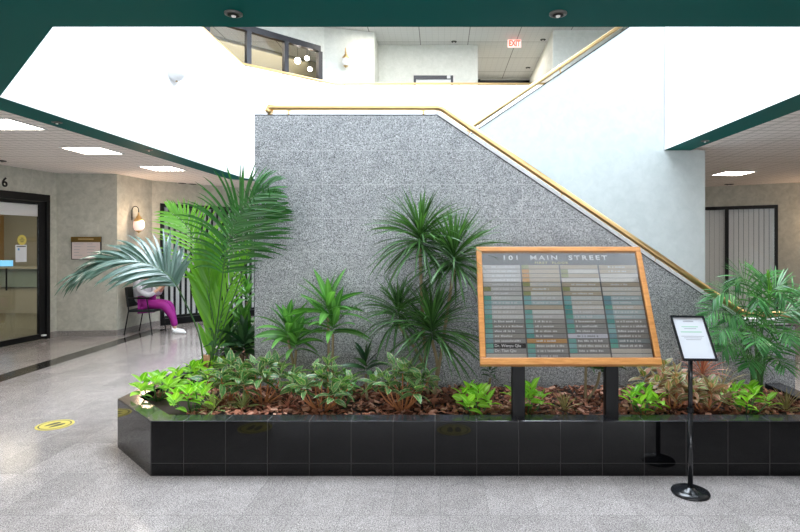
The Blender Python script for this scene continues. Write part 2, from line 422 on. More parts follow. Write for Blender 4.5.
def blind_window(name, f, t0, t1, mulls, top=2.44, slat=.09, gap=.11):
    """full-height window with vertical blinds; f(t) gives the wall point"""
    a, b = Vector((*f(t0), 0)), Vector((*f(t1), 0)); u = (b-a).normalized(); nrm = Vector((-u.y, u.x, 0))
    Mx = Matrix(((u.x, nrm.x, 0, a.x), (u.y, nrm.y, 0, a.y), (0, 0, 1, 0), (0, 0, 0, 1))); L = (b-a).length
    mb = MB()
    mb.box((0, -.02, 0), (.06, .08, top), Mx).box((L-.06, -.02, 0), (L, .08, top), Mx)
    mb.box((.06, -.02, top-.07), (L-.06, .08, top), Mx).box((.06, -.02, 0), (L-.06, .08, .13), Mx)
    for q in mulls: mb.box((q-.035, -.02, .13), (q+.035, .08, top-.07), Mx)
    wn = mb.build(name, 'black'); wn['kind'] = 'structure'
    MB().box((.06, .03, .13), (L-.06, .036, top-.07), Mx).build('pane', 'glass', wn)
    mb = MB(); x = .1; i = 0
    while x < L-.07:
        ang = .55+random.uniform(-.1, .1); R = Mx @ Matrix.Translation((x, .22, 0)) @ Matrix.Rotation(ang, 4, 'Z')
        mb.box((-slat/2, -.001, .16), (slat/2, .001, top-.06), R); x += gap
    mb.box((.05, .20, top-.06), (L-.05, .25, top-.02), Mx)
    mb.build('vertical_blinds', 'blind', wn)
    MB().box((-.3, .6, 0), (L+.3, .62, 2.8), Mx).build('backing', 'dark', wn)  # near-black sheet, the unlit depth behind the blinds put into its colour
    return wn
blind_window('window_2', onD, w0, w1, [1.35], slat=.10, gap=.115)
blind_window('window_3', onE, ew0, ew1, [1.3+.44], gap=.095, slat=.1)

# entrance door (glass, black frame) in wall A, office beyond
a = Vector((*onA(jl), 0)); u = Vector((dA.x, dA.y, 0)); nrm = Vector((-u.y, u.x, 0))
MA = Matrix(((u.x, nrm.x, 0, a.x), (u.y, nrm.y, 0, a.y), (0, 0, 1, 0), (0, 0, 0, 1))); LW = jl-jr
mb = MB().box((0, -.03, 0), (.06, .1, 2.48), MA).box((LW-.07, -.03, 0), (LW, .1, 2.48), MA).box((.06, -.03, 2.36), (LW-.07, .1, 2.48), MA)
dr = mb.build('door_1', 'black', kind='structure', bevel=.004)
MB().box((.065, 0, .012), (.13, .05, 2.35), MA).box((LW-.19, 0, .012), (LW-.075, .05, 2.35), MA).box((.13, 0, 2.30), (LW-.19, .05, 2.35), MA).box((.13, 0, .012), (LW-.19, .05, .10), MA).build('door_leaf', 'black', dr)
MB().box((.13, .02, .10), (LW-.19, .028, 2.30), MA).build('pane', 'glass', dr)
MB().box((.13, .035, 2.10), (LW-.19, .04, 2.30), MA).build('reflection_panel', 'white', dr)  # white panel standing in for a bright reflection on the door glass
MB().box((LW-.16, -.05, .06), (LW-.10, -.0, .085), MA).build('pivot_cover', 'white', dr)
mb = MB().tube([MA @ Vector((.2, -.06, .9)), MA @ Vector((.2, -.06, 1.25))], .012); mb.build('door_handle', 'black_gloss', dr)
st = empty('door_sticker', MA @ Vector((LW-.50, .0, 1.68)), 'round yellow sticker above a white notice on the glass door', 'sticker')
rx = frame_m(MA @ Vector((LW-.52, .012, 1.70)), u, (0, 0, 1))
MB().lathe([(.0, 0), (.085, 0), (.085, .003), (0, .003)], M4=rx.to_3x3().to_4x4(), c=rx.translation, sides=28).build('disc', 'yellow', st)
mb = MB()
for yy, ww in ((.03, .05), (0, .09), (-.03, .06)): mb.box((-ww/2, yy-.006, .003), (ww/2, yy+.006, .005), rx)
mb.build('print', 'stickerink', st)
nt_ = empty('door_notice', MA @ Vector((LW-.52, 0, 1.4)), 'white paper notice with a blue symbol taped to the glass door', 'notice')
rx = frame_m(MA @ Vector((LW-.64, .012, 1.34)), u, (0, 0, 1))
MB().box((0, 0, 0), (.21, .28, .002), rx).build('sheet', 'paper', nt_)
mb = MB().box((.02, .245, .002), (.19, .262, .003), rx)
mb.build('heading', 'stickerink', nt_)
M['blue'] = principled('blue print', (.08, .25, .5), .5)
MB().box((.04, .19, .002), (.075, .225, .003), rx).build('symbol', 'blue', nt_)
# number above the door
q = MA @ Vector((.225, -.004, 2.605)); root = empty('suite_number', q, 'black numeral 6 above the glass door on the left wall', 'number')
text_mesh('numeral', '6', .21, 'black', frame_m(q, u, (0, 0, 1)), root, .004, 'CENTER', off=.004)
# office room
mb = MB().quad((-13, 6, .004), (-7.05, 6, .004), (-7.05, 14.8, .004), (-13, 14.8, .004)); mb.build('floor_office', 'carpet', kind='structure')
MB().box((-13, 14.0, 0), (-7, 14.1, H1)).box((-12.6, 6, 0), (-12.5, 14, H1)).build('wall_office', 'office', kind='structure')
MB().box((-11.4, 13.7, 0), (-11.0, 14.0, 2.6)).box((-9.95, 13.85, .0), (-9.7, 14.0, 2.4)).build('trim_4', 'tan', kind='structure')
cn = empty('reception_counter', (-10, 13, 0), 'grey green reception counter seen through the glass door', 'counter')
M['counter'] = principled('counter laminate', (.20, .26, .22), .4); M['countergrey'] = principled('counter base', (.34, .33, .25), .5)
MB().box((-12, 12.95, .62), (-8.2, 13.5, 1.04)).build('front_panel', 'counter', cn)
MB().box((-12, 13.0, 0), (-8.2, 13.5, .60)).build('body', 'countergrey', cn)
MB().box((-12.05, 12.85, 1.05), (-8.15, 13.55, 1.09)).build('worktop', 'countergrey', cn)
M['screen'] = principled('monitor screen', (.1, .3, .5), .3, em=(.2, .55, .8), ems=.8)
mo = empty('monitor', (-10.15, 13.15, 1.09), 'small blue lit monitor on the reception counter', 'monitor')
MB().box((-10.45, 13.14, 1.10), (-10.13, 13.17, 1.24)).build('screen', 'screen', mo); MB().box((-10.35, 13.17, 1.09), (-10.2, 13.22, 1.2)).build('stand', 'black', mo)

# upper floor walls
UA = (-2.84+.085, 13.12+.085)
def onU(t): return (-2.84-.7106*t, 13.12-.7036*t)
MB().seg(onU(5.4), onU(3.6), H2, HU, TH).seg(onU(3.6), onU(-.03), 6.3, HU, TH).seg(onU(-.03), UA, H2, HU, TH).build('wall_upper_left', 'wall_up', kind='structure')
MB().seg(UA, (-1.6, 13.5), H2, HU, TH).build('wall_upper_lantern', 'wall_up', kind='structure')
MB().seg((-1.6, 13.5), (-1.6, 14.38), H2, HU, TH).seg((-1.6, 14.38), (.98, 14.38), H2, HU, TH).seg((.98, 14.505), (.98, 17.3), H2, HU, TH).build('wall_upper_far', 'wall_up', kind='structure')
MB().seg((.98, 17.3), (2.8, 17.3), H2, HU, TH).seg((2.8, 17.3), (2.72, 13.37), H2, HU, TH).build('wall_upper_corridor', 'wall_up', kind='structure')
MB().seg((2.72, 13.37), (7, 13.37), H2, HU, TH).seg((7, 13.37), (7, -5), H2, HU, TH).build('wall_upper_right', 'wall_up', kind='structure')
MB().seg((7, -5), (-6.68, -5), H2, HU, TH).seg((-6.68, -5), onU(5.4), H2, HU, TH).build('wall_upper_near', 'wall_up', kind='structure')
M['frame_grey'] = principled('grey window frame', (.045, .045, .055), .35)
a = Vector((*onU(3.54), 0)); b = Vector((*onU(0), 0)); uu = (b-a).normalized(); nn = Vector((-uu.y, uu.x, 0)); L = (b-a).length
MU = Matrix(((uu.x, nn.x, 0, a.x), (uu.y, nn.y, 0, a.y), (0, 0, 1, 0), (0, 0, 0, 1)))
mb = MB().box((0, -.04, 6.17), (L, .08, 6.3), MU).box((0, -.04, H2), (L, .08, 4.0), MU)
for kx in range(5): mb.box((kx*.885-.05, -.04, 4.0), (kx*.885+.05, .08, 6.17), MU)
wu = mb.build('window_4', 'frame_grey', kind='structure')
MB().box((.05, .02, 4.0), (L-.05, .028, 6.17), MU).build('pane', 'glass', wu)
MB().box((-1, 2.4, H2), (L+2.4, 2.45, 5.75), MU).build('wall_upper_office', 'tan', kind='structure')
MB().box((-1, 2.35, 5.75), (L+2.4, 2.45, HU), MU).build('wall_upper_office_top', 'office', kind='structure')
for (s, hgt) in ((3.05, 6.08), (3.28, 6.2), (3.33, 5.95)):  # glowing globes added in place of reflections on the upper panes
    q = MU @ Vector(({3.05: 3.36, 3.28: 3.62, 3.33: 3.70}[s], .7, hgt)); g = empty('reflection_globe', q, {3.05: 'largest white globe standing in for a reflection in the upper window', 3.28: 'topmost small white globe standing in for a reflection in the upper window', 3.33: 'lowest small white globe standing in for a reflection in the upper window'}[s], 'lamp', 'globes standing in for reflections in the upper window')
    r = .075 if s == 3.05 else .055
    MB().lathe([(r*math.sin(PI*i/10)+.001, -r*math.cos(PI*i/10)) for i in range(11)], c=q, sides=16).build('globe', 'troffer', g, smooth=True)
    MB().tube([q+Vector((0, 0, r)), Vector((q.x, q.y, HU))], .004, 6).build('cord', 'black', g)
# upper doors (only heads show above the parapet)
MB().box((-.68, 14.34, H2), (-.62, 14.40, 5.98)).box((.28, 14.34, H2), (.34, 14.40, 5.98)).box((-.62, 14.34, 5.88), (.28, 14.40, 5.98)).build('door_2', 'frame_grey', kind='structure')
o = MB().box((-.62, 14.36, H2), (.28, 14.39, 5.88)).build('door_leaf', 'white'); o.parent = bpy.data.objects['door_2']
o = MB().box((.18, 14.31, 5.90), (.27, 14.34, 5.97)).build('door_closer', 'white'); o.parent = bpy.data.objects['door_2']
MB().box((1.02, 17.22, H2), (1.25, 17.29, 6.83-.1)).box((2.55, 17.22, H2), (2.78, 17.29, 6.7)).box((1.02, 17.22, 6.55), (2.78, 17.29, 6.7)).build('door_3', 'frame_grey', kind='structure')
o = MB().box((1.25, 17.24, H2), (2.55, 17.28, 6.55)).build('door_leaf', 'white'); o.parent = bpy.data.objects['door_3']

# ------------------------------------------------------------------ stairs
GW = [(-1.67, 0), (3.2, 0), (3.2, .90), (2.78, .90), (-.03, 2.80), (-1.67, 2.80)]
st = empty('staircase', (0, 6, 0), 'two flight staircase faced in speckled grey granite with white upper stringer', 'staircase')
MB().prism(GW, 'y', 5.0, 5.05).build('granite_cladding', 'granite', st)
off = .055
MB().prism([(-1.64, 0), (3.17, 0), (3.17, .90+off), (2.78, .90+off), (-.03, 2.80+off), (-.06, 2.8), (-1.64, 2.8)], 'y', 5.052, 5.17).build('inner_cap', 'parapet', st, label='white painted core showing above the granite')
MB().prism([(-1.68, .0), (3.21, .0), (3.21, .005)], 'y', 5.0, 5.001)
mb = MB(); e = .008
for (a, b) in (((-1.67, 2.80), (-.03, 2.80)), ((-.03, 2.80), (2.78, .90)), ((2.78, .90), (3.2, .90))):
    d = (Vector(b)-Vector(a)).normalized(); n = Vector((-d.y, d.x))*e
    mb.prism([a, b, (b[0]+n.x, b[1]+n.y), (a[0]+n.x, a[1]+n.y)], 'y', 4.996, 5.05)
mb.build('edge_trim', 'black', st)
MB().box((-1.67, 5.055, 0), (-1.62, 9.2, 2.8)).build('end_wall', 'granite', st)
mb = MB().box((-1.62, 5.17, 1.70), (.02, 9.2, 1.86)); mb.build('landing', 'base', st)
for i in range(11):
    h = 1.86-(i+1)*1.86/11.0
    if h > .02: MB().box((.02+i*.248, 5.17, 0), (.02+(i+1)*.248, 7.15, h)).build('step', 'base', st)
for i in range(11):
    h = 1.86+(i+1)*2.04/12
    MB().box((.02+i*.25, 7.31, h-.2), (.02+(i+1)*.25, 9.2, h)).build('upper_step', 'base', st)
SW = [(-1.62, 0), (3.42, 0), (3.42, H1-.035), (2.89, H1-.035), (2.89, 4.738), (.04, 2.805), (-1.62, 2.805)]
MB().prism(SW, 'y', 7.16, 7.30).build('upper_stringer', 'wall_white', st)
mb = MB(); a, b = (.04, 2.805), (2.9, 4.745); d = (Vector(b)-Vector(a)).normalized(); n = Vector((-d.y, d.x))*.010
mb.prism([a, b, (b[0]+n.x, b[1]+n.y), (a[0]+n.x, a[1]+n.y)], 'y', 7.155, 7.30).build('upper_edge_trim', 'black', st)
MB().box((3.27, 7.30, 0), (3.42, 12.5, H1)).build('wall_stair_side', 'wall_white', kind='structure')

def ring(mb, c, t, r, w=.018):
    t = Vector(t).normalized(); mb.tube([Vector(c)-t*w, Vector(c)+t*w], r, 14)
# lower hand rail
rl = empty('stair_handrail', (-.5, 5.08, 2.8), 'thick brass handrail running down along the grey granite wall', 'handrail')
yr = 5.06
P = [(-1.54, 2.83), (-1.57, 2.865), (-1.56, 2.885), (-1.5, 2.885), (-.02, 2.885), (.02, 2.875), (2.72, 1.035), (2.80, 1.0), (3.12, 1.0), (3.17, .97), (3.17, .93)]
MB().tube([(x, yr, z) for x, z in P], .029, 14).build('rail', 'brass', rl, smooth=True)
for x, z in ((-1.38, 2.885), (-.15, 2.885)):
    mb = MB(); ring(mb, (x, yr, z), (1, 0, 0), .031); mb.tube([(x, yr, z-.02), (x, yr, 2.79)], .009, 8); mb.build('bracket', 'brass', rl)
for px in (468, 560, 654):
    x = (px-440)/555*yr+.02; z = 2.875-(x-.02)*.6815; mb = MB(); ring(mb, (x, yr, z), (1, 0, -.68), .031); mb.tube([(x, yr, z-.02), (x-.03, yr, z-.10)], .009, 8); mb.build('bracket', 'brass', rl)
r2 = empty('upper_flight_handrail', (1, 7.2, 3), 'brass handrail rising to the right above the white stringer', 'handrail')
yr = 7.2; off = .10
f2 = lambda x: 2.805+(x-.04)*.678+off
MB().tube([(.0, yr, f2(0)), (.04, yr, f2(.04)), (2.9, yr, f2(2.9))], .027, 12).build('rail', 'brass', r2, smooth=True)
for x in (.5, 1.55, 2.45):
    mb = MB(); ring(mb, (x, yr, f2(x)), (1, 0, .68), .031); mb.tube([(x, yr, f2(x)), (x+.02, yr, f2(x)-.12)], .009, 8); mb.build('bracket', 'brass', r2)
r3 = empty('balcony_handrail', (-2, 11, 4.93), 'slim brass handrail on top of the white balcony parapet', 'handrail')
hz = 4.985
pl = [(-2.2, 3.02), (-3.68, 4.5), (-3.68, 10.3), (-2.2, 11.61), (2.9, 11.61)]
MB().tube([(x, y, hz) for x, y in pl], .022, 10).build('rail', 'brass', r3, smooth=True)
for (x, y) in ((-3.68, 6), (-3.68, 8), (-3.68, 10), (-2.8, 11.09), (-2.0, 11.61), (-.8, 11.61), (.4, 11.61), (1.6, 11.61)):
    MB().tube([(x, y, 4.93), (x, y, hz)], .008, 8).build('bracket', 'brass', r3)

# ------------------------------------------------------------------ ceiling fixtures
def troffer(x, y, h, sx, sy, label, rot=0):
    r = empty('ceiling_light', (x, y, h), label, 'ceiling light', 'troffers in the lobby ceiling')
    MB().box((x-sx/2, y-sy/2, h-.008), (x+sx/2, y+sy/2, h-.002)).build('diffuser', 'troffer', r)
    mb = MB()
    for (x0, x1, y0, y1) in ((x-sx/2-.02, x+sx/2+.02, y-sy/2-.02, y-sy/2), (x-sx/2-.02, x+sx/2+.02, y+sy/2, y+sy/2+.02), (x-sx/2-.02, x-sx/2, y-sy/2, y+sy/2), (x+sx/2, x+sx/2+.02, y-sy/2, y+sy/2)):
        mb.box((x0, y0, h-.014), (x1, y1, h-.001))
    mb.build('frame', 'white', r); return r
def cp(px, py): Y = 1.23*555/(243-py); return ((px-440)/555*Y, Y)
for (px, py, lb) in ((3, 123.5, 'bright square ceiling light at the far left edge'), (93, 150.2, 'bright square ceiling light in the middle of the left ceiling'), (163, 168, 'bright square ceiling light farthest back in the left ceiling'), (733, 173, 'bright square ceiling light in the right lobby ceiling')):
    x, y = cp(px, py); troffer(x, y, H1, .50, .50, lb)
for (x, y, lb) in ((-4.55, 4.0, 'added unseen left lobby ceiling light one bay nearer than the far left edge one'), (-4.55, 2.2, 'added unseen ceiling light above the camera side of the left lobby'), (-4.55, .4, 'added unseen rearmost ceiling light of the left lobby row'), (5.15, 6.3, 'added unseen ceiling light of the right lobby nearer the viewer'), (5.15, 4.5, 'added unseen nearest ceiling light of the right lobby')):  # extra troffers out of view, added to brighten both lobbies
    troffer(x, y, H1, .50, .50, lb)
def downlight(x, y, h, label, r=.075, mat='trim_grey'):
    o = empty('downlight', (x, y, h), label, 'downlight', 'recessed downlights')
    MB().lathe([(r*.62, -.001), (r*.66, -.012), (r, -.008), (r, -.0005)], c=(x, y, h), sides=28).build('trim_ring', mat, o, smooth=True)
    MB().lathe([(.0, -.0145), (r*.60, -.0145), (r*.60, -.0125), (0, -.0125)], c=(x, y, h), sides=24).build('baffle', 'black', o)
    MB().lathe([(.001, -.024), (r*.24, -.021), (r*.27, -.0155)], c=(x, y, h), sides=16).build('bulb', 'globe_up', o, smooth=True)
def cg(px, py, hh=1.2): Y = hh*555/(243-py); return ((px-440)/555*Y, Y)
for (px, py, lb) in ((233.5, 13, 'left of the two round downlights in the green soffit overhead'), (558, 13, 'right of the two round downlights in the green soffit overhead'), (57, 122, 'downlight in the left green soffit strip nearest the left edge'), (149, 149.5, 'downlight in the left green soffit strip farther back'), (705, 140.5, 'downlight in the right green soffit strip')):
    x, y = cg(px, py); downlight(x, y, H1-.03, lb, r=.046)
for (px, py, lb) in ((12, 163, 'dark ceiling speaker beside the numeral 6 wall'), (187, 184.5, 'left of two dark ceiling downlights near the far left window'), (197, 185.3, 'right of two dark ceiling downlights near the far left window'), (723, 185.5, 'dark ceiling downlight above the right window')):
    x, y = cp(px, py)
    downlight(x, y-.25, H1, lb, r=.09, mat='black')
for (px, py, lb) in ((454, 42, 'dark upper ceiling downlight left of the exit sign'), (543, 40, 'dark upper ceiling downlight right of the exit sign'), (528, 68, 'dark upper ceiling downlight deep in the corridor')):
    Y = 5.12*555/(243-py); downlight((px-440)/555*Y, Y, HU, lb, r=.07, mat='black')
# exit sign
ex = empty('exit_sign', (1.87, 13.95, HU), 'red lettered exit sign hanging from the upper ceiling', 'sign')
MB().box((1.70, 13.93, 6.56), (2.04, 13.96, 6.755)).build('face', 'exitface', ex); MB().tube([(1.87, 13.945, 6.755), (1.87, 13.945, HU)], .015, 8).build('canopy', 'white', ex)
text_mesh('lettering', 'EXIT', .20, 'red', frame_m((1.87, 13.928, 6.657), (1, 0, 0), (0, 0, 1)), ex, .004, 'CENTER', sx=.72, off=.007)

def lantern(base, nrm, label, lit):
    """wall lantern; nrm points away from the wall"""
    b = Vector(base); n = Vector(nrm).normalized(); g = empty('wall_lantern', b, label, 'wall lamp')
    side = n.cross(Vector((0, 0, 1)))
    MB().box((-.045, -.13, 0), (.045, .13, .02), frame_m(b, side, (0, 0, 1)) ).build('backplate', 'brass_dark', g, bevel=.005)
    c = b+n*.15
    pts = [b+n*.02+Vector((0, 0, .02))]
    for i in range(9):
        a = PI-PI*i/8; pts.append(b+n*(.02+.065+.065*math.cos(a))+Vector((0, 0, .20+.08*math.sin(a))))
    pts.append(c+Vector((0, 0, .10)))
    MB().tube(pts, .007, 8).build('arm', 'black' if lit else 'brass', g, smooth=True)
    dn = Vector((0, 0, -.045)); F = 1.28
    def pf(p): return [(r*F, h*F) for r, h in p]
    MB().lathe(pf([(.006, .165), (.014, .14), (.012, .125), (.035, .10), (.04, .08), (.062, .06), (.066, .04), (.060, .034)]), c=c+dn, sides=20).build('cap', 'brass', g, smooth=True)
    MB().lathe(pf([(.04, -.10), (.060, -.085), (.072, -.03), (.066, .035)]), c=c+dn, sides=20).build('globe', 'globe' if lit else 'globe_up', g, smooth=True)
    MB().lathe(pf([(.006, -.135), (.015, -.12), (.044, -.105), (.042, -.094)]), c=c+dn, sides=16).build('finial', 'brass', g, smooth=True)
    if lit:
        d = bpy.data.lights.new('lantern_bulb', 'POINT'); d.energy = 16; d.color = (1, .70, .46); d.shadow_soft_size = .08
        o = bpy.data.objects.new('lantern_bulb', d); C.objects.link(o); o.parent = g; o.location = n*.27+Vector((0, 0, -.02))
nC = Vector((1, -.065, 0))
lantern((-5.725, 10.28, 2.05), nC, 'lit brass wall lantern with pinkish globe on the left lobby wall', True)
lantern(Vector((-2.28, 13.35, 6.03))+Vector((.0, -.02, 0)), (.29, -1, 0), 'brass wall lantern with white globe on the upper wall', False)
nE = Vector((-.53, -.85, 0))
q = onE(1.385+.95); lantern((q[0]-.01, q[1]-.02, 2.0), nE, 'lit brass wall lantern right of the far right window', True)
# half-bowl sconce on left parapet
hb = empty('bowl_sconce', (-3.62, 7.52, 3.9), 'small white half bowl sconce on the white left parapet', 'wall lamp')
mb = MB(); n0 = 10
rows = []
for i in range(7):
    a = i/6*PI/2; row = []
    for j in range(13):
        t = PI*j/12; r = .16*math.cos(a); row.append(Vector((-3.618+r*math.sin(t)*1.0, 7.52+r*math.cos(t)*1.0, 3.97-.13*math.sin(a))))
    rows.append(row)
for r_ in rows: mb.v += r_
for i in range(6):
    for j in range(12): a = i*13+j; mb.f.append((a, a+1, a+14, a+13))
mb.f.append(tuple(range(12, -1, -1)))
mb.build('bowl', 'white', hb, smooth=False); MB().lathe([(.001, -.02), (.014, -.012), (.014, 0)], c=(-3.57, 7.52, 3.85), sides=10).build('finial', 'brass_dark', hb)

# wall sign on wall B
a = Vector((-6.50, 9.80, 1.36)); ws = empty('wall_sign', a, 'wall sign with bronze header and pinkish panel behind the palm frond', 'sign')
ub = Vector((1.01, .09, 0)).normalized(); fm = frame_m(a, ub, (0, 0, 1)); fm = fm @ Matrix.Translation((0, 0, .02))
MB().box((0, 0, -.02), (.50, .40, 0), fm).build('backing', 'black', ws)
MB().box((0, .31, 0), (.50, .40, .012), fm).build('header', 'brass_dark', ws)
MB().box((.015, .01, 0), (.485, .305, .006), fm).build('panel', 'pinkpaper', ws)
mb = MB().box((.12, .345, .012), (.38, .37, .014), fm)
mb.build('header_lettering', 'brass', ws)
mb = MB()
for r_ in range(5):
    for c0 in (.05, .27):
        mb.box((c0, .27-r_*.05, .006), (c0+random.uniform(.08, .16), .278-r_*.05, .007), fm)
mb.build('lettering', 'ink', ws)

# ------------------------------------------------------------------ planter
pl = empty('planter', (0, 4.4, 0), 'low polished black granite planter with chamfered left corner', 'planter')
out = [(-1.68, 8.0), (-2.61, 8.0), (-2.61, 4.49), (-2.05, 3.93), (3.07, 3.93), (3.07, 4.99)]
inn = [(-1.68, 7.85), (-2.46, 7.85), (-2.46, 4.552), (-1.988, 4.08), (2.92, 4.08), (2.92, 4.99)]
mb = MB(); N = len(out)
for p_, h in ((out, 0), (out, .39), (inn, .39), (inn, 0)): mb.v += [Vector((*q, h)) for q in p_]
for i in range(N-1):
    for k in range(3): mb.f.append((k*N+i, k*N+i+1, (k+1)*N+i+1, (k+1)*N+i))
mb.f.append((0, N, 2*N, 3*N)); mb.f.append((N-1, 4*N-1, 3*N-1, 2*N-1))
cb = mb.build('curb', 'black_granite', pl, bevel=.006)
cb.data.materials.append(M['lit_top']); cb.modifiers['bevel'].material = 1
for pg in cb.data.polygons:
    if abs(pg.normal.z) > .9: pg.material_index = 1
SOIL = .355
so = MB().prism([(-1.69, 7.84), (-2.45, 7.84), (-2.45, 4.56), (-1.984, 4.09), (2.91, 4.09), (2.91, 4.985), (-1.69, 4.985)], 'z', .05, SOIL-.015).build('soil_bed', 'soil', pl)
mb = MB()
def in_bed(x, y):
    if 4.11 < y < 4.97 and -1.9 < x < 2.9: return True
    if -2.42 < x < -1.7 and 4.6 < y < 7.5: return x+y > 2.18
    return False
n = 0
while n < 4200:
    x = random.uniform(-2.42, 2.9); y = random.uniform(4.11, 4.97) if random.random() < .85 else random.uniform(4.97, 6.8)
    if not in_bed(x, y): continue
    L = random.uniform(.02, .06); W = L*random.uniform(.35, .7); T = random.uniform(.003, .009)
    R = Matrix.Translation((x, y, SOIL-.005+random.uniform(0, .03))) @ Matrix.Rotation(random.uniform(0, 2*PI), 4, 'Z') @ Matrix.Rotation(random.gauss(0, .45), 4, 'X') @ Matrix.Rotation(random.gauss(0, .4), 4, 'Y')
    mb.box((-L/2, -W/2, -T/2), (L/2, W/2, T/2), R); n += 1
o = mb.build('bark_mulch', 'bark'); tag(o, 'reddish brown bark chips covering the planter soil', 'mulch', kind='stuff')

# ------------------------------------------------------------------ directory sign
U, V = Vector((1, 0, 0)), Vector((0, .471, .882)); O = Vector((.285, 3.95, .777)); W_, H_ = 1.292, .944
dm = frame_m(O, U, V)
dg = empty('directory_sign', (.93, 4.02, .39), 'large tilted tenant directory in an oak frame on two black posts', 'sign')
for x0 in (.525, 1.205): MB().box((x0, 4.03, .385), (x0+.093, 4.10, .835)).build('post', 'black', dg, bevel=.004)
fw, fb = .042, .052
mb = MB()
for lo, hi in (((0, 0, -.03), (W_, fb, .028)), ((0, H_-fw, -.03), (W_, H_, .028)), ((0, fb, -.03), (fw, H_-fw, .028)), ((W_-fw, fb, -.03), (W_, H_-fw, .028))): mb.box(lo, hi, dm)
mb.build('frame', 'wood', dg, bevel=.006)
MB().box((.01, .01, -.028), (W_-.01, H_-.01, -.02), dm).build('backing', 'black', dg)
bd = MB().box((fw, fb, -.02), (W_-fw, H_-fw, -.012), dm).build('board', 'board', dg)
MB().box((fw-.004, fb-.004, .012), (W_-fw+.004, H_-fw+.004, .016), dm).build('cover_glass', 'cover', dg)
text_mesh('title_lettering', '101  MAIN  STREET', .055, 'letter', dm @ Matrix.Translation((W_/2-.03, .862, -.011)), dg, .001, 'CENTER', sx=1.3, spacing=1.4, off=.0012)
text_mesh('floor_lettering', 'FIRST  FLOOR', .026, 'goldletter', dm @ Matrix.Translation((W_/2-.06, .818, -.011)), dg, .001, 'CENTER', sx=1.2, spacing=1.4, off=.0008)
cols = [(.74, .72, .69), (.80, .75, .66), (.82, .82, .78), (.88, .84, .76), (.62, .72, .72), (.78, .76, .73)]
SM = []
for i, c in enumerate(cols): SM.append(principled('strip face %d' % i, c, .5))  # pale tones include the reflection wash of the cover glass
SD = [principled('glare-free strip face %d' % i, tuple(q*.5 for q in c), .5) for i, c in enumerate(cols)]  # lower-row copies without the painted reflection wash
SM_o = principled('orange strip', (.72, .40, .14), .5); SM_c = principled('cream strip', (.66, .56, .42), .5); SM_w = principled('white strip', (.85, .85, .92), .5); SM_k = principled('black strip', (.01, .01, .012), .4)
tags = [principled('teal tag %d' % i, c, .5) for i, c in enumerate(((.12, .45, .42), (.22, .55, .50), (.34, .62, .62), (.26, .46, .52), (.18, .55, .44)))]
tag_o = principled('orange tag', (.75, .38, .08), .5); tag_y = principled('olive tag', (.45, .45, .2), .5)
cw = (W_-2*fw)/4; ph = .0373; v0 = .055
rr = random.Random(5)
for c in range(4):
    for r in range(20):
        x0 = fw+c*cw+.006; x1 = fw+(c+1)*cw-.006; y0 = v0+r*ph+.002; y1 = y0+ph-.005
        key = (c, r); mt = rr.choice(SM); tg = rr.choice(tags) if r < 13 else None; txt = True
        if r > 12: mt = rr.choice([SM[0], SM[2], SM_c, SM[3]]) if c else SM[0]; tg = rr.choice([None, tag_y, None])
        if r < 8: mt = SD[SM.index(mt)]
        if key == (0, 2): mt = SM_k
        if key == (1, 3): mt = SM_o; tg = None
        if key == (2, 4): mt = SM_w; tg = None
        if c == 1 and r in (16, 17, 18): mt = SM_c; tg = tag_o; txt = False
        if c == 1 and r == 10: mt = SM_c; tg = None; txt = False
        if key in ((0, 0), (3, 1), (3, 0), (2, 0)): tg = None; txt = False; mt = SM[3] if key == (3, 0) else SM[1]
        if c == 2 and r > 14: mt = SM_c if r % 2 else SM[3]
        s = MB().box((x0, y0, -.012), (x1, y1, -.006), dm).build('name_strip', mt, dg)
        if tg: MB().box((x0, y0, -.006), (x0+.055, y1, -.0052), dm).build('suite_tag', tg, s)
        if key == (0, 2): text_mesh('lettering', 'Dr. Wenyu Qiu', .030, 'letter', dm @ Matrix.Translation((x0+.062, (y0+y1)/2, -.0055)), s, .0004, off=.0008); continue
        if key == (0, 1): text_mesh('lettering', 'Dr. Tian Qiu', .030, 'letter', dm @ Matrix.Translation((x0+.062, (y0+y1)/2, -.0055)), s, .0004, off=.0008); continue
        if txt and not (r > 15 and rr.random() < .5):
            mb = MB(); xx = x0+.068; end = x0+rr.uniform(.18, .275); ym = (y0+y1)/2
            while xx < end:
                ww = rr.uniform(.006, .012); hh = rr.choice((.010, .010, .014)); mb.box((xx, ym-.007, -.006), (xx+ww, ym-.007+hh, -.0054), dm); xx += ww+rr.choice((.002, .002, .003, .012))
            if mb.f: mb.build('lettering', 'letter' if mt is not SM_w else 'ink', s)

# ------------------------------------------------------------------ small sign stand
bx, by = 1.651, 3.66
ss = empty('sign_stand', (bx, by, 0), 'black pedestal sign stand with a white sheet before the planter', 'sign stand')
MB().lathe([(.0, 0), (.120, 0), (.122, .008), (.117, .018), (.09, .028), (.03, .034), (.028, .04), (0, .04)], c=(bx, by, 0), sides=40).build('base', 'black_gloss', ss, smooth=True)
MB().tube([(bx, by, .035), (bx, by, .55)], .0165, 16).build('lower_pole', 'black_gloss', ss, smooth=True)
MB().tube([(bx, by, .55), (bx, by, .955)], .0145, 16).build('upper_pole', 'black_gloss', ss, smooth=True)
MB().tube([(bx, by, .535), (bx, by, .565)], .021, 16).build('collar', 'black', ss)
b0 = Vector((1.568, 3.59, .888)); V2 = Vector((0, .20, .262)).normalized(); sm = frame_m(b0, (1, .0, -.01), V2); PW, PH = .228, .33
mb = MB(); e = .012
for lo, hi in (((0, 0, 0), (PW, e, .012)), ((0, PH-e, 0), (PW, PH, .012)), ((0, e, 0), (e, PH-e, .012)), ((PW-e, e, 0), (PW, PH-e, .012))): mb.box(lo, hi, sm)
mb.build('sign_frame', 'black_gloss', ss); MB().box((.002, .002, -.006), (PW-.002, PH-.002, 0), sm).build('back_plate', 'black', ss)
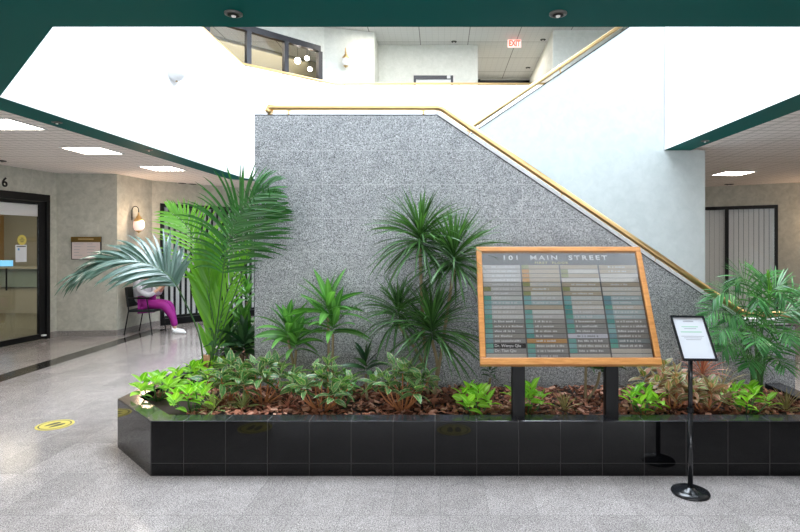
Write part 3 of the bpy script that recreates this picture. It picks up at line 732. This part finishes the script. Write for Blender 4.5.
sh = MB().box((e, e, 0), (PW-e, PH-e, .002), sm).build('paper_sheet', 'paper', ss, label='white printed sheet')
mb = MB(); mc = MB()
for yy, ww, hh, gg in ((.285, .07, .010, 0), (.245, .11, .008, 1), (.232, .08, .005, 0), (.205, .14, .009, 1), (.175, .15, .004, 0), (.163, .12, .004, 0), (.150, .10, .004, 0)):
    (mc if gg else mb).box((PW/2-ww/2, yy, .002), (PW/2+ww/2, yy+hh, .0026), sm)
mb.build('lettering', 'ink', sh); mc.build('green_lettering', 'greenink', sh)

# ------------------------------------------------------------------ floor stickers
def sticker(x, y, ang, label):
    g = empty('floor_sticker', (x, y, 0), label, 'sticker', 'round yellow floor stickers'); R = .150
    MB().lathe([(0, .001), (R, .001), (R, .003), (0, .003)], c=(x, y, 0), sides=48).build('disc', 'yellow', g)
    mb = MB(); N = 48
    for r0, r1 in ((.118, .130),):
        n0 = len(mb.v)
        for i in range(N):
            a = 2*PI*i/N
            for r in (r0, r1): mb.v.append(Vector((x+r*math.cos(a), y+r*math.sin(a), .0034)))
        for i in range(N):
            a = n0+2*i; b = n0+2*((i+1) % N); mb.f.append((a, a+1, b+1, b))
    mb.build('ring', 'stickerink', g)
    mb = MB()
    for s in (-1, 1):
        R4 = Matrix.Translation((x, y, 0)) @ Matrix.Rotation(ang, 4, 'Z') @ Matrix.Translation((s*.035, 0, 0))
        pts = [R4 @ Vector((.026*math.sin(t)*(1+.3*math.cos(t)), .07*math.cos(t), .0036)) for t in [2*PI*i/20 for i in range(20)]]
        n0 = len(mb.v); mb.v += pts; mb.f.append(tuple(n0+i for i in reversed(range(20))))
    mb.build('footprints', 'stickerink', g)
sticker(-3.49, 5.03, -.5, 'round yellow distancing sticker on the floor left of the planter')
sticker(-1.65, 2.91, .1, 'round yellow floor sticker mirrored in the planter front, left one')
sticker(.124, 2.96, 0, 'round yellow floor sticker mirrored in the planter front, right one')

# ------------------------------------------------------------------ plants
def catmull(P, n=24):
    P = [Vector(p) for p in P]; Q = [2*P[0]-P[1]]+P+[2*P[-1]-P[-2]]; out = []
    for i in range(1, len(Q)-2):
        for j in range(n):
            t = j/n; a, b, c, d = Q[i-1], Q[i], Q[i+1], Q[i+2]
            out.append(.5*((2*b)+(c-a)*t+(2*a-5*b+4*c-d)*t*t+(3*b-a-3*c+d)*t**3))
    out.append(P[-1]); return out
def frond(parent, P, mat, n=34, L=.42, W=.022, s0=.42, droop=.7, a0=62, a1=22, lift=.25, hint=(0, 0, 1), rr_=.007, rnd=None, tipL=.35, fold=.3, asym=1.0, dleft=None):
    rnd = rnd or random; C_ = catmull(P); N = len(C_)-1; mb = MB()
    for i in range(n):
        s = s0+(1-s0)*(i+.5)/n; f = s*N; k = min(int(f), N-1); c = C_[k].lerp(C_[k+1], f-k)
        T = (C_[min(k+2, N)]-C_[max(k-1, 0)]).normalized()
        S = T.cross(Vector(hint)).normalized(); Nn = S.cross(T).normalized(); q = (i+.5)/n
        ang = math.radians(a0+(a1-a0)*q); ln = L*(min(1, .55+q*2.2))*(1-(1-tipL)*max(0, q-.35)/.65)
        for sg in (-1, 1):
            d = T*math.cos(ang)+S*sg*math.sin(ang)+Nn*lift+Vector([rnd.gauss(0, .06) for _ in range(3)])
            l2 = ln*rnd.uniform(.88, 1.05)*(asym if sg > 0 else 1)
            mb.leaf(c+S*sg*.004, d, l2, W*rnd.uniform(.85, 1.1), droop=(dleft if dleft is not None and S.x*sg < 0 else droop)*rnd.uniform(.8, 1.2), fold=fold, n=6, nh=(Nn+Vector((0, 0, .25))).normalized())
    step = max(1, N//20); pts = C_[::step]
    if pts[-1] != C_[-1]: pts.append(C_[-1])
    rad = [rr_*(1-.75*i/(len(pts)-1)) for i in range(len(pts))]
    o = mb.build('frond', mat, parent, smooth=True)
    MB().tube(pts, rad, 6).build('rachis', 'greenstem', o, smooth=True)
    return o
# large palm
KP = Vector((-2.16, 5.10, SOIL))
kp = empty('kentia_palm', KP, 'tall arching feather palm at the left corner of the granite wall', 'palm')
R1 = random.Random(11)
b = lambda dx=0, dy=0: KP+Vector((dx, dy, .02))
frond(kp, [b(-.0, -.02), at(200, 338, 5.0), at(184, 300, 4.9), at(170, 277, 4.85), at(148, 264, 4.8), at(114, 260, 4.75), at(80, 274, 4.7)], 'palm_toplit', n=50, L=.46, W=.034, s0=.42, droop=.8, lift=.05, rnd=R1, a0=52, a1=14, tipL=.55, hint=(.1, -.8, 1))
frond(kp, [b(.02, -.02), at(216, 330, 5.0), at(221, 290, 4.9), at(226, 252, 4.82), at(235, 222, 4.76), at(250, 200, 4.72), at(268, 188, 4.7)], 'palm', n=42, L=.55, W=.023, s0=.40, droop=.3, lift=.0, hint=(-.1, -1, .3), rnd=R1, a0=68, a1=22, dleft=1.1)
frond(kp, [b(0, .03), at(214, 330, 5.25), at(207, 290, 5.3), at(198, 250, 5.35), at(186, 225, 5.4), at(170, 212, 5.45)], 'palm_bright', n=26, L=.44, W=.024, s0=.42, droop=.3, lift=.1, hint=(.3, -1, .25), rnd=R1, a0=55)
frond(kp, [b(.03, .03), at(224, 325, 5.1), at(238, 285, 5.0), at(250, 248, 4.85), at(262, 218, 4.75), at(276, 204, 4.7)], 'palm', n=28, L=.38, W=.018, s0=.55, droop=.2, lift=.0, hint=(.2, -1, .2), rnd=R1, a0=75, a1=20)
frond(kp, [b(.03, .0), at(217, 335, 5.15), at(225, 300, 5.2), at(236, 270, 5.25), at(246, 248, 5.2)], 'palm_bright', n=18, L=.32, W=.024, s0=.12, droop=.2, lift=.05, hint=(.2, -1, .1), rnd=R1, a0=30, a1=14)
frond(kp, [b(.0, .05), at(212, 335, 5.3), at(210, 300, 5.3), at(209, 268, 5.3), at(208, 250, 5.3)], 'palm_bright', n=30, L=.50, W=.044, s0=.12, droop=.15, lift=.0, hint=(0, -1, .1), rnd=R1, a0=26, a1=12)
frond(kp, [b(.05, .1), at(228, 320, 5.6), at(238, 270, 5.7), at(244, 240, 5.75), at(240, 215, 5.8)], 'palm', n=18, L=.36, W=.024, s0=.45, droop=.5, lift=.1, hint=(0, -1, .4), rnd=R1)
mb = MB()
for dx, dy in ((0, 0), (.05, .05), (-.03, .06), (.07, -.02)):
    mb.tube([KP+Vector((dx, dy, -.03)), KP+Vector((dx*.7, dy*.7, .12)), KP+Vector((dx*.4, dy*.4, .26))], [.035, .028, .018], 10)
mb.build('trunk', 'fiber', kp, smooth=True)

def rosette(mb, c, n, L, W, el0=-20, el1=85, droop=1.0, prof='strap', rnd=random, fold=.25, seg=7, jit=.02, flat=.4):
    c = Vector(c)
    for i in range(n):
        t = (i+.5)/n; el = math.radians(el0+(el1-el0)*t**.9+rnd.gauss(0, 6)); az = i*2.39996+rnd.gauss(0, .2)
        d = Vector((math.cos(az)*math.cos(el), math.sin(az)*math.cos(el), math.sin(el)))
        if flat and d.y > 0: d.y *= flat
        d.normalize(); l = L*rnd.uniform(.75, 1.08)*(1-.3*max(0, t-.6)/.4)
        mb.leaf(c+Vector((0, 0, jit*t*6))+d*.008, d, l, W*rnd.uniform(.8, 1.1), droop=droop*rnd.uniform(.6, 1.3)*(1-.55*t), fold=fold, n=seg, prof=prof, roll=rnd.gauss(0, .45) or .01)
    return mb
# narrow leaved dracaena
DM = at(432, 388, 4.72); DM.z = SOIL
dr_ = empty('narrow_leaf_dracaena', DM, 'tall spiky narrow leaved dracaena against the granite wall', 'plant')
R2 = random.Random(3)
heads = [((420, 246), 4.68, 150, .54, 'a'), ((454, 266), 4.60, 150, .54, 'b'), ((398, 322), 4.70, 90, .42, 'c'), ((432, 338), 4.55, 140, .54, 'd')]
for (px, py), Y, n, L, _ in heads:
    c = at(px, py, Y); base = DM+Vector((R2.uniform(-.06, .06), R2.uniform(-.05, .05), -.02))
    mid = base.lerp(c, .55)+Vector((R2.uniform(-.04, .04), 0, 0))
    MB().tube(catmull([base, mid, c+Vector((0, 0, -.02))], 8), .013, 8).build('cane', 'cane', dr_, smooth=True)
    rosette(MB(), c, n, L, .021, -30, 72, 1.25, 'lance', R2, .3, 8, .02).build('leaf_crown', 'marginata', dr_, smooth=True)
# broad leaved dracaenas
def broad(px, py0, Y, heads, L, W, label, mat='fragrans', n=20, name='broad_leaf_dracaena'):
    B = at(px, py0, Y); B.z = SOIL; g = empty(name, B, label, 'plant')
    for (hx, hy, k) in heads:
        c = at(hx, hy, Y)
        MB().tube(catmull([B+Vector((R2.uniform(-.03, .03), 0, -.02)), B.lerp(c, .5)+Vector((R2.uniform(-.02, .02), 0, 0)), c], 6), .011, 8).build('cane', 'cane', g, smooth=True)
        mb = MB(); rosette(mb, c, int(n*k), L*k, W, -5, 80, 1.0, 'lance', R2, .3, 7, .02)
        mb.build('leaf_crown', mat, g, smooth=True)
    return g
broad(296, 385, 4.78, [(288, 340, .95), (296, 350, .8)], .34, .070, 'green broad leaved dracaena, shorter one left of the tall pair')
broad(331, 383, 4.80, [(328, 316, 1), (333, 334, 1.0)], .40, .072, 'green broad leaved dracaena with highest crown against the granite', n=17)
broad(248, 365, 5.5, [(247, 302, .8), (243, 330, .9), (248, 345, 1), (236, 345, .8)], .32, .06, 'dark leafy dracaena behind the palm at the corner of the wall', n=20)
broad(236, 372, 5.25, [(228, 350, .9), (244, 352, 1)], .30, .07, 'dark bushy plant behind the palm trunk', mat='dark_leaf', n=22, name='dark_shrub')
broad(366, 392, 4.6, [(366, 374, 1)], .24, .055, 'small dark green plant between the two variegated bushes', mat='dark_leaf', n=14, name='dark_shrub')
broad(588, 396, 4.55, [(586, 366, 1), (600, 372, .9)], .24, .05, 'dark green leafy plant under the directory between its posts', mat='dark_leaf', n=16, name='dark_shrub')
broad(492, 392, 4.75, [(490, 378, 1)], .10, .035, 'tiny dark plant at the wall left of the first directory post', mat='dark_leaf', n=12, name='dark_shrub')

def bush(px, py0, Y, wpx, hpx, label, leafm, stemm='rust', heads=9, nl=9, L=.135, W=.054, seed=1, name='variegated_bush', el=(-15, 55)):
    R = random.Random(seed); B = at(px, py0, Y); B.z = SOIL; g = empty(name, B, label, 'plant')
    w_ = wpx/555*Y/2; h_ = hpx/555*Y; ms = MB(); ml = MB()
    for i in range(heads):
        a = i*2.4; r = math.sqrt((i+.3)/heads)
        hh = h_*(.95-.42*r)*R.uniform(.85, 1.05)
        tip = B+Vector((math.cos(a)*r*w_*.8, math.sin(a)*r*min(w_, .2)*.8, hh-.03))
        s0 = B+Vector((math.cos(a)*.02, math.sin(a)*.02, -.01)); mid = s0.lerp(tip, .5)+Vector((math.cos(a)*.015, 0, -.01))
        ms.tube([s0, mid, tip], [.007, .0055, .004], 6)
        rosette(ml, tip-Vector((0, 0, .03)), nl, L, W, el[0], el[1], 1.1, 'ovate', R, .25, 5, .012)
    ms.build('stems', stemm, g, smooth=True); ml.build('foliage', leafm, g, smooth=True)
    return g
bush(322, 411, 4.26, 88, 50, 'variegated bush with rust stems at the planter front, middle left', 'varieg', seed=2, heads=11)
bush(402, 410, 4.28, 84, 54, 'variegated bush with rust stems below the narrow leaved dracaena', 'varieg', seed=3, heads=12)
bush(262, 404, 4.45, 80, 52, 'variegated bush beside the left end of the granite wall', 'varieg', seed=4, heads=9, L=.15, W=.062)
bush(226, 404, 4.5, 56, 44, 'variegated bush with yellowing leaves in front of the palm trunk', 'varieg', seed=5, heads=7, L=.15, W=.062)
bush(672, 408, 4.32, 58, 40, 'mottled reddish green bush right of the right directory post', 'pinkleaf', seed=6, heads=9)
bush(706, 410, 4.24, 46, 36, 'mottled reddish green bush just right of the sign stand', 'pinkleaf', seed=7, heads=7)
bush(660, 395, 4.7, 50, 38, 'olive green bush at the wall behind the mottled bush', 'pinkleaf', seed=16, heads=6, stemm='cane')
kw = dict(stemm='greenstem', name='lime_plant', el=(5, 65), heads=8, nl=6, L=.115, W=.056)
bush(158, 398, 4.6, 50, 27, 'lime green plant nearest the chamfered left corner', 'lime', seed=8, **kw)
bush(192, 410, 4.27, 52, 30, 'lime green plant on the front ledge left of the striped grass', 'lime', seed=9, **kw)
bush(196, 386, 5.0, 60, 26, 'lime green plant behind others at the foot of the palm', 'lime', seed=10, **kw)
bush(212, 378, 5.3, 40, 20, 'lime green plant farthest back beside the palm trunk', 'lime', seed=17, **kw)
bush(475, 412, 4.22, 44, 28, 'lime green plant left of the left directory post', 'lime', seed=11, **kw)
bush(527, 411, 4.25, 46, 30, 'lime green plant just behind the left directory post', 'lime', seed=12, **kw)
bush(643, 412, 4.22, 44, 26, 'lime green plant right of the right directory post', 'lime', seed=13, **kw)
bush(747, 412, 4.22, 54, 30, 'wide lime green plant below the bushy palm', 'lime', seed=14, **kw)
bush(344, 408, 4.4, 30, 34, 'small bright green plant between the front variegated bushes', 'fragrans', seed=15, stemm='greenstem', name='lime_plant', heads=5, L=.09, W=.035)
def grass(px, py0, Y, n, L, W, label, mat, seed, el=(10, 85), name='striped_grass', lift=0):
    R = random.Random(seed); B = at(px, py0, Y); B.z = SOIL+lift; g = empty(name, B-Vector((0, 0, lift)), label, 'plant')
    mb = MB(); rosette(mb, B, n, L, W, el[0], el[1], 1.2, 'lance', R, .3, 6, .004); mb.build('foliage', mat, g, smooth=True)
    if lift: MB().tube([B-Vector((0, 0, lift+.01)), B], .01, 8).build('stem', 'cane', g)
grass(564, 412, 4.24, 34, .17, .009, 'tuft of olive and straw grass in front of the dark plant', 'straw', 21)
grass(786, 412, 4.24, 40, .22, .009, 'tuft of olive grass at the right end of the planter', 'straw', 22)
grass(213, 411, 4.24, 34, .19, .012, 'striped grass tuft at the front ledge left of the bushes', 'spider', 23)
grass(243, 410, 4.3, 30, .16, .012, 'striped grass tuft between the left variegated bushes', 'spider', 24)
grass(702, 392, 4.72, 60, .26, .010, 'spiky red leaved plant behind the sign stand pole', 'redgrass', 25, el=(0, 88), name='red_spiky_plant', lift=.16)
grass(722, 396, 4.7, 40, .30, .007, 'dry straw coloured grass beside the spiky red plant', 'straw', 26, el=(0, 60), lift=.05)
grass(288, 410, 4.34, 18, .12, .012, 'small reddish tuft between two variegated bushes', 'redgrass', 27, name='red_spiky_plant')
# bushy palm on the right
PB = at(757, 392, 4.66); PB.z = SOIL
pp = empty('bushy_palm', PB, 'bushy green feather palm at the right end of the planter', 'palm')
R3 = random.Random(9)
tips = [((735, 284), 4.6), ((790, 292), 4.6), ((712, 300), 4.4), ((705, 318), 4.3), ((700, 345), 4.45), ((722, 352), 4.3), ((758, 305), 4.3), ((785, 300), 4.35), ((806, 318), 4.4), ((812, 345), 4.3), ((790, 340), 4.2), ((770, 350), 4.25), ((762, 282), 4.75), ((820, 300), 4.6), ((728, 322), 4.35), ((748, 368), 4.25), ((785, 368), 4.2), ((755, 345), 4.1), ((718, 335), 4.2)]
for (px, py), Y in tips:
    t = at(px, py, Y); c = PB+Vector((R3.uniform(-.04, .04), R3.uniform(-.03, .03), 0))
    top = max(t.z+.02, .75); v = t-c
    p1 = c+Vector((v.x*.12, v.y*.12, (t.z-SOIL)*.5)); p2 = c+Vector((v.x*.45, v.y*.45, (t.z-SOIL)*.92+.04)); p3 = c+Vector((v.x*.78, v.y*.78, (t.z-SOIL)*1.03+.03))
    frond(pp, [c, p1, p2, p3, t], 'parlor', n=20, L=.22, W=.015, s0=.34, droop=.5, lift=.08, rnd=R3, a0=65, a1=28, tipL=.6, rr_=.005, hint=(0, -.9, 1))
frond(pp, [PB, PB+Vector((.02, 0, .4)), at(769, 300, 4.62), at(768, 272, 4.62)], 'palm_bright', n=10, L=.10, W=.012, s0=.6, droop=0, lift=0, rnd=R3, a0=10, a1=5, hint=(0, -1, 0))
mb = MB()
for k in range(7):
    a = k*.9; mb.tube([PB+Vector((math.cos(a)*.03, math.sin(a)*.03, -.02)), PB+Vector((math.cos(a)*.05, math.sin(a)*.05, .35))], [.012, .008], 8)
mb.build('stems', 'greenstem', pp, smooth=True)

# ------------------------------------------------------------------ chair and seated person
CX, CY = -5.36, 10.16
M['seatfab'] = principled('dark seat fabric', (.012, .018, .018), .7)
ch = empty('lobby_chair', (CX, CY, 0), 'black framed armchair against the left lobby wall', 'chair')
for sy in (-.25, .25):
    MB().tube([(CX+.22, CY+sy, .0), (CX+.16, CY+sy, .44), (CX+.12, CY+sy, .66)], .011, 8).build('front_leg', 'black', ch)
    MB().tube([(CX-.28, CY+sy, .0), (CX-.20, CY+sy, .44), (CX-.24, CY+sy, .84)], .011, 8).build('rear_leg', 'black', ch)
    MB().box((CX-.20, CY+sy-.022, .65), (CX+.16, CY+sy+.022, .68)).build('armrest', 'black', ch, bevel=.006)
MB().box((CX-.22, CY-.23, .41), (CX+.24, CY+.23, .455)).build('seat', 'seatfab', ch, bevel=.015)
mb = MB().box((-.02, -.22, 0), (.02, .22, .36), Matrix.Translation((CX-.23, CY, .50)) @ Matrix.Rotation(-.12, 4, 'Y')); mb.build('backrest', 'seatfab', ch, bevel=.012)

def skin(name, chains, mat, parent, sub=2):
    """chains: list of lists of (point, radius); chains share joints by index when given as ('j', chain, idx)"""
    vs = []; es = []; rad = []; idx = {}
    for ci, chn in enumerate(chains):
        prev = None
        for pi, it in enumerate(chn):
            if it[0] == 'j': k = idx[(it[1], it[2])]
            else: k = len(vs); vs.append(Vector(it[0])); rad.append(it[1] if isinstance(it[1], tuple) else (it[1], it[1]))
            idx[(ci, pi)] = k
            if prev is not None: es.append((prev, k))
            prev = k
    off = base_of(parent); me = bpy.data.meshes.new(name); me.from_pydata([tuple(q-off) for q in vs], es, []); me.materials.append(M[mat])
    o = bpy.data.objects.new(name, me); C.objects.link(o); o.parent = parent
    md = o.modifiers.new('skin', 'SKIN'); md.use_smooth_shade = True
    for i, r in enumerate(rad): me.skin_vertices[0].data[i].radius = r; me.skin_vertices[0].data[i].use_root = (i == 0)
    s = o.modifiers.new('sub', 'SUBSURF'); s.levels = sub; s.render_levels = sub
    return o
M['skin'] = principled('skin', (.52, .30, .20), .5); M['hair'] = principled('dark hair', (.03, .02, .015), .6)
M['magenta'] = principled('magenta trousers', (.26, .004, .19), .7); M['greytop'] = principled('light grey top', (.50, .50, .55), .8); M['shoe'] = principled('white shoes', (.82, .82, .82), .5)
X, Y = CX-.04, CY
pe = empty('person', (X, Y, 0), 'seated person in grey top and magenta trousers holding a phone', 'person')
def P_(x, y, z): return (X+x, Y+y, z)
arms = []
body = [[(P_(-.02, 0, .56), (.13, .15)), (P_(-.05, 0, .72), (.11, .14)), (P_(-.06, 0, .90), (.12, .16)), (P_(-.05, 0, 1.03), (.07, .08)), (P_(-.02, 0, 1.10), .05), (P_(.0, 0, 1.16), .055)]]
for s in (-1, 1):
    i0 = len(body)
    body.append([('j', 0, 2), (P_(-.05, s*.17, .97), .055), (P_(.02, s*.21, .78), .043), (P_(.16, s*.17, .70), .036), (P_(.28, s*.07, .80), .026), (P_(.31, s*.05, .84), (.018, .034)), (P_(.33, s*.045, .875), (.016, .034))])
    for f in range(4):
        yy = s*(.065-.017*f); l = (.9, 1.05, 1, .8)[f]
        body.append([('j', i0, 6), (P_(.335, yy, .90), .009), (P_(.335+.02*l, yy-s*.005, .93*1), .008), (P_(.325+.02*l, yy-s*.01, .93+.018*l), .007)])
    body.append([('j', i0, 5), (P_(.30, s*.025, .875), .010), (P_(.305, s*.012, .90), .009)])
    body.append([('j', 0, 0), (P_(.04, s*.09, .54), .085), (P_(.40, s*.10 , .53), .062), (P_(.42+(.05 if s > 0 else .14), s*.10, .28), .045), (P_(.44+(.04 if s > 0 else .16), s*.10, .09), .034)])
skin('body', body, 'skin', pe)
skin('jacket', [[(P_(-.02, 0, .54), (.15, .17)), (P_(-.05, 0, .72), (.13, .16)), (P_(-.06, 0, .90), (.14, .18)), (P_(-.05, 0, 1.04), (.075, .085))]] +
     [[('j', 0, 2), (P_(-.05, s*.175, .97), .068), (P_(.02, s*.215, .78), .056), (P_(.16, s*.17, .70), .048), (P_(.24, s*.10, .76), .038)] for s in (-1, 1)], 'greytop', pe)
skin('trousers', [[(P_(-.02, 0, .55), (.14, .16))]+[]]+[[('j', 0, 0), (P_(.06, s*.09, .54), .098), (P_(.40, s*.10, .53), .078), (P_(.42+(.05 if s > 0 else .14), s*.10, .30), .062), (P_(.44+(.04 if s > 0 else .16), s*.10, .13), .056)] for s in (-1, 1)], 'magenta', pe)
for s in (-1, 1):
    x = .44+(.04 if s > 0 else .16)
    skin('shoe', [[(P_(x-.04, s*.10, .045), (.042, .042)), (P_(x+.06, s*.10, .045), (.044, .038)), (P_(x+.15, s*.10, .032), (.040, .028)), (P_(x+.20, s*.10, .028), (.028, .022))], [('j', 0, 0), (P_(x, s*.10, .11), .04)]], 'shoe', pe)
hc = Vector(P_(.03, 0, 1.26))
mb = MB(); n0 = 12
for i in range(n0+1):
    th = PI*i/n0
    for j in range(16):
        ph_ = 2*PI*j/16; rx_, ry_, rz_ = .095, .075, .115
        x = rx_*math.sin(th)*math.cos(ph_); y = ry_*math.sin(th)*math.sin(ph_); z = rz_*math.cos(th)
        if z < -.03: x = x*(1-.25*(-z-.03)/.085)+.015
        if x > .07 and abs(y) < .02 and -.04 < z < .02: x += .022*(1-abs(y)/.02)
        mb.v.append(hc+Vector((x, y, z)))
for i in range(n0):
    for j in range(16): a = i*16+j; b_ = i*16+(j+1) % 16; mb.f.append((a, b_, b_+16, a+16))
mb.build('head', 'skin', pe, smooth=True)
mb = MB()
for s in (-1, 1): mb.lathe([(.001, -.008), (.011, 0), (.001, .008)], c=hc+Vector((.082, s*.03, .012)), sides=10)
mb.build('eyes', 'stickerink', pe); MB().box(tuple(hc+Vector((.078, -.022, -.062))), tuple(hc+Vector((.092, .022, -.054)))).build('mouth', 'rust', pe)
mb = MB()
for s in (-1, 1): mb.lathe([(.001, -.024), (.012, -.012), (.014, .008), (.004, .024)], c=hc+Vector((-.005, s*.077, -.005)), sides=10)
mb.build('ears', 'skin', pe, smooth=True)
mb = MB()
for i in range(9):
    th = PI*.62*i/8
    for j in range(16):
        ph_ = 2*PI*j/16; x = .108*math.sin(th)*math.cos(ph_); y = .088*math.sin(th)*math.sin(ph_); z = .128*math.cos(th)
        if x > .04: z = max(z, .055); x = min(x, .095)
        mb.v.append(hc+Vector((x-.012, y, z+.004)))
for i in range(8):
    for j in range(16): a = i*16+j; b_ = i*16+(j+1) % 16; mb.f.append((a, b_, b_+16, a+16))
mb.build('hair', 'hair', pe, smooth=True)
ph_o = empty('phone', P_(.345, 0, .93), 'dark phone held in the hands of the seated person', 'phone')
MB().box((-.004, -.036, -.07), (.004, .036, .07), Matrix.Translation(P_(.338, 0, .93)) @ Matrix.Rotation(.25, 4, 'Y')).build('case', 'black_gloss', ph_o, bevel=.003)
MB().box((-.0052, -.032, -.062), (-.004, .032, .062), Matrix.Translation(P_(.338, 0, .93)) @ Matrix.Rotation(.25, 4, 'Y')).build('screen', 'ink', ph_o)
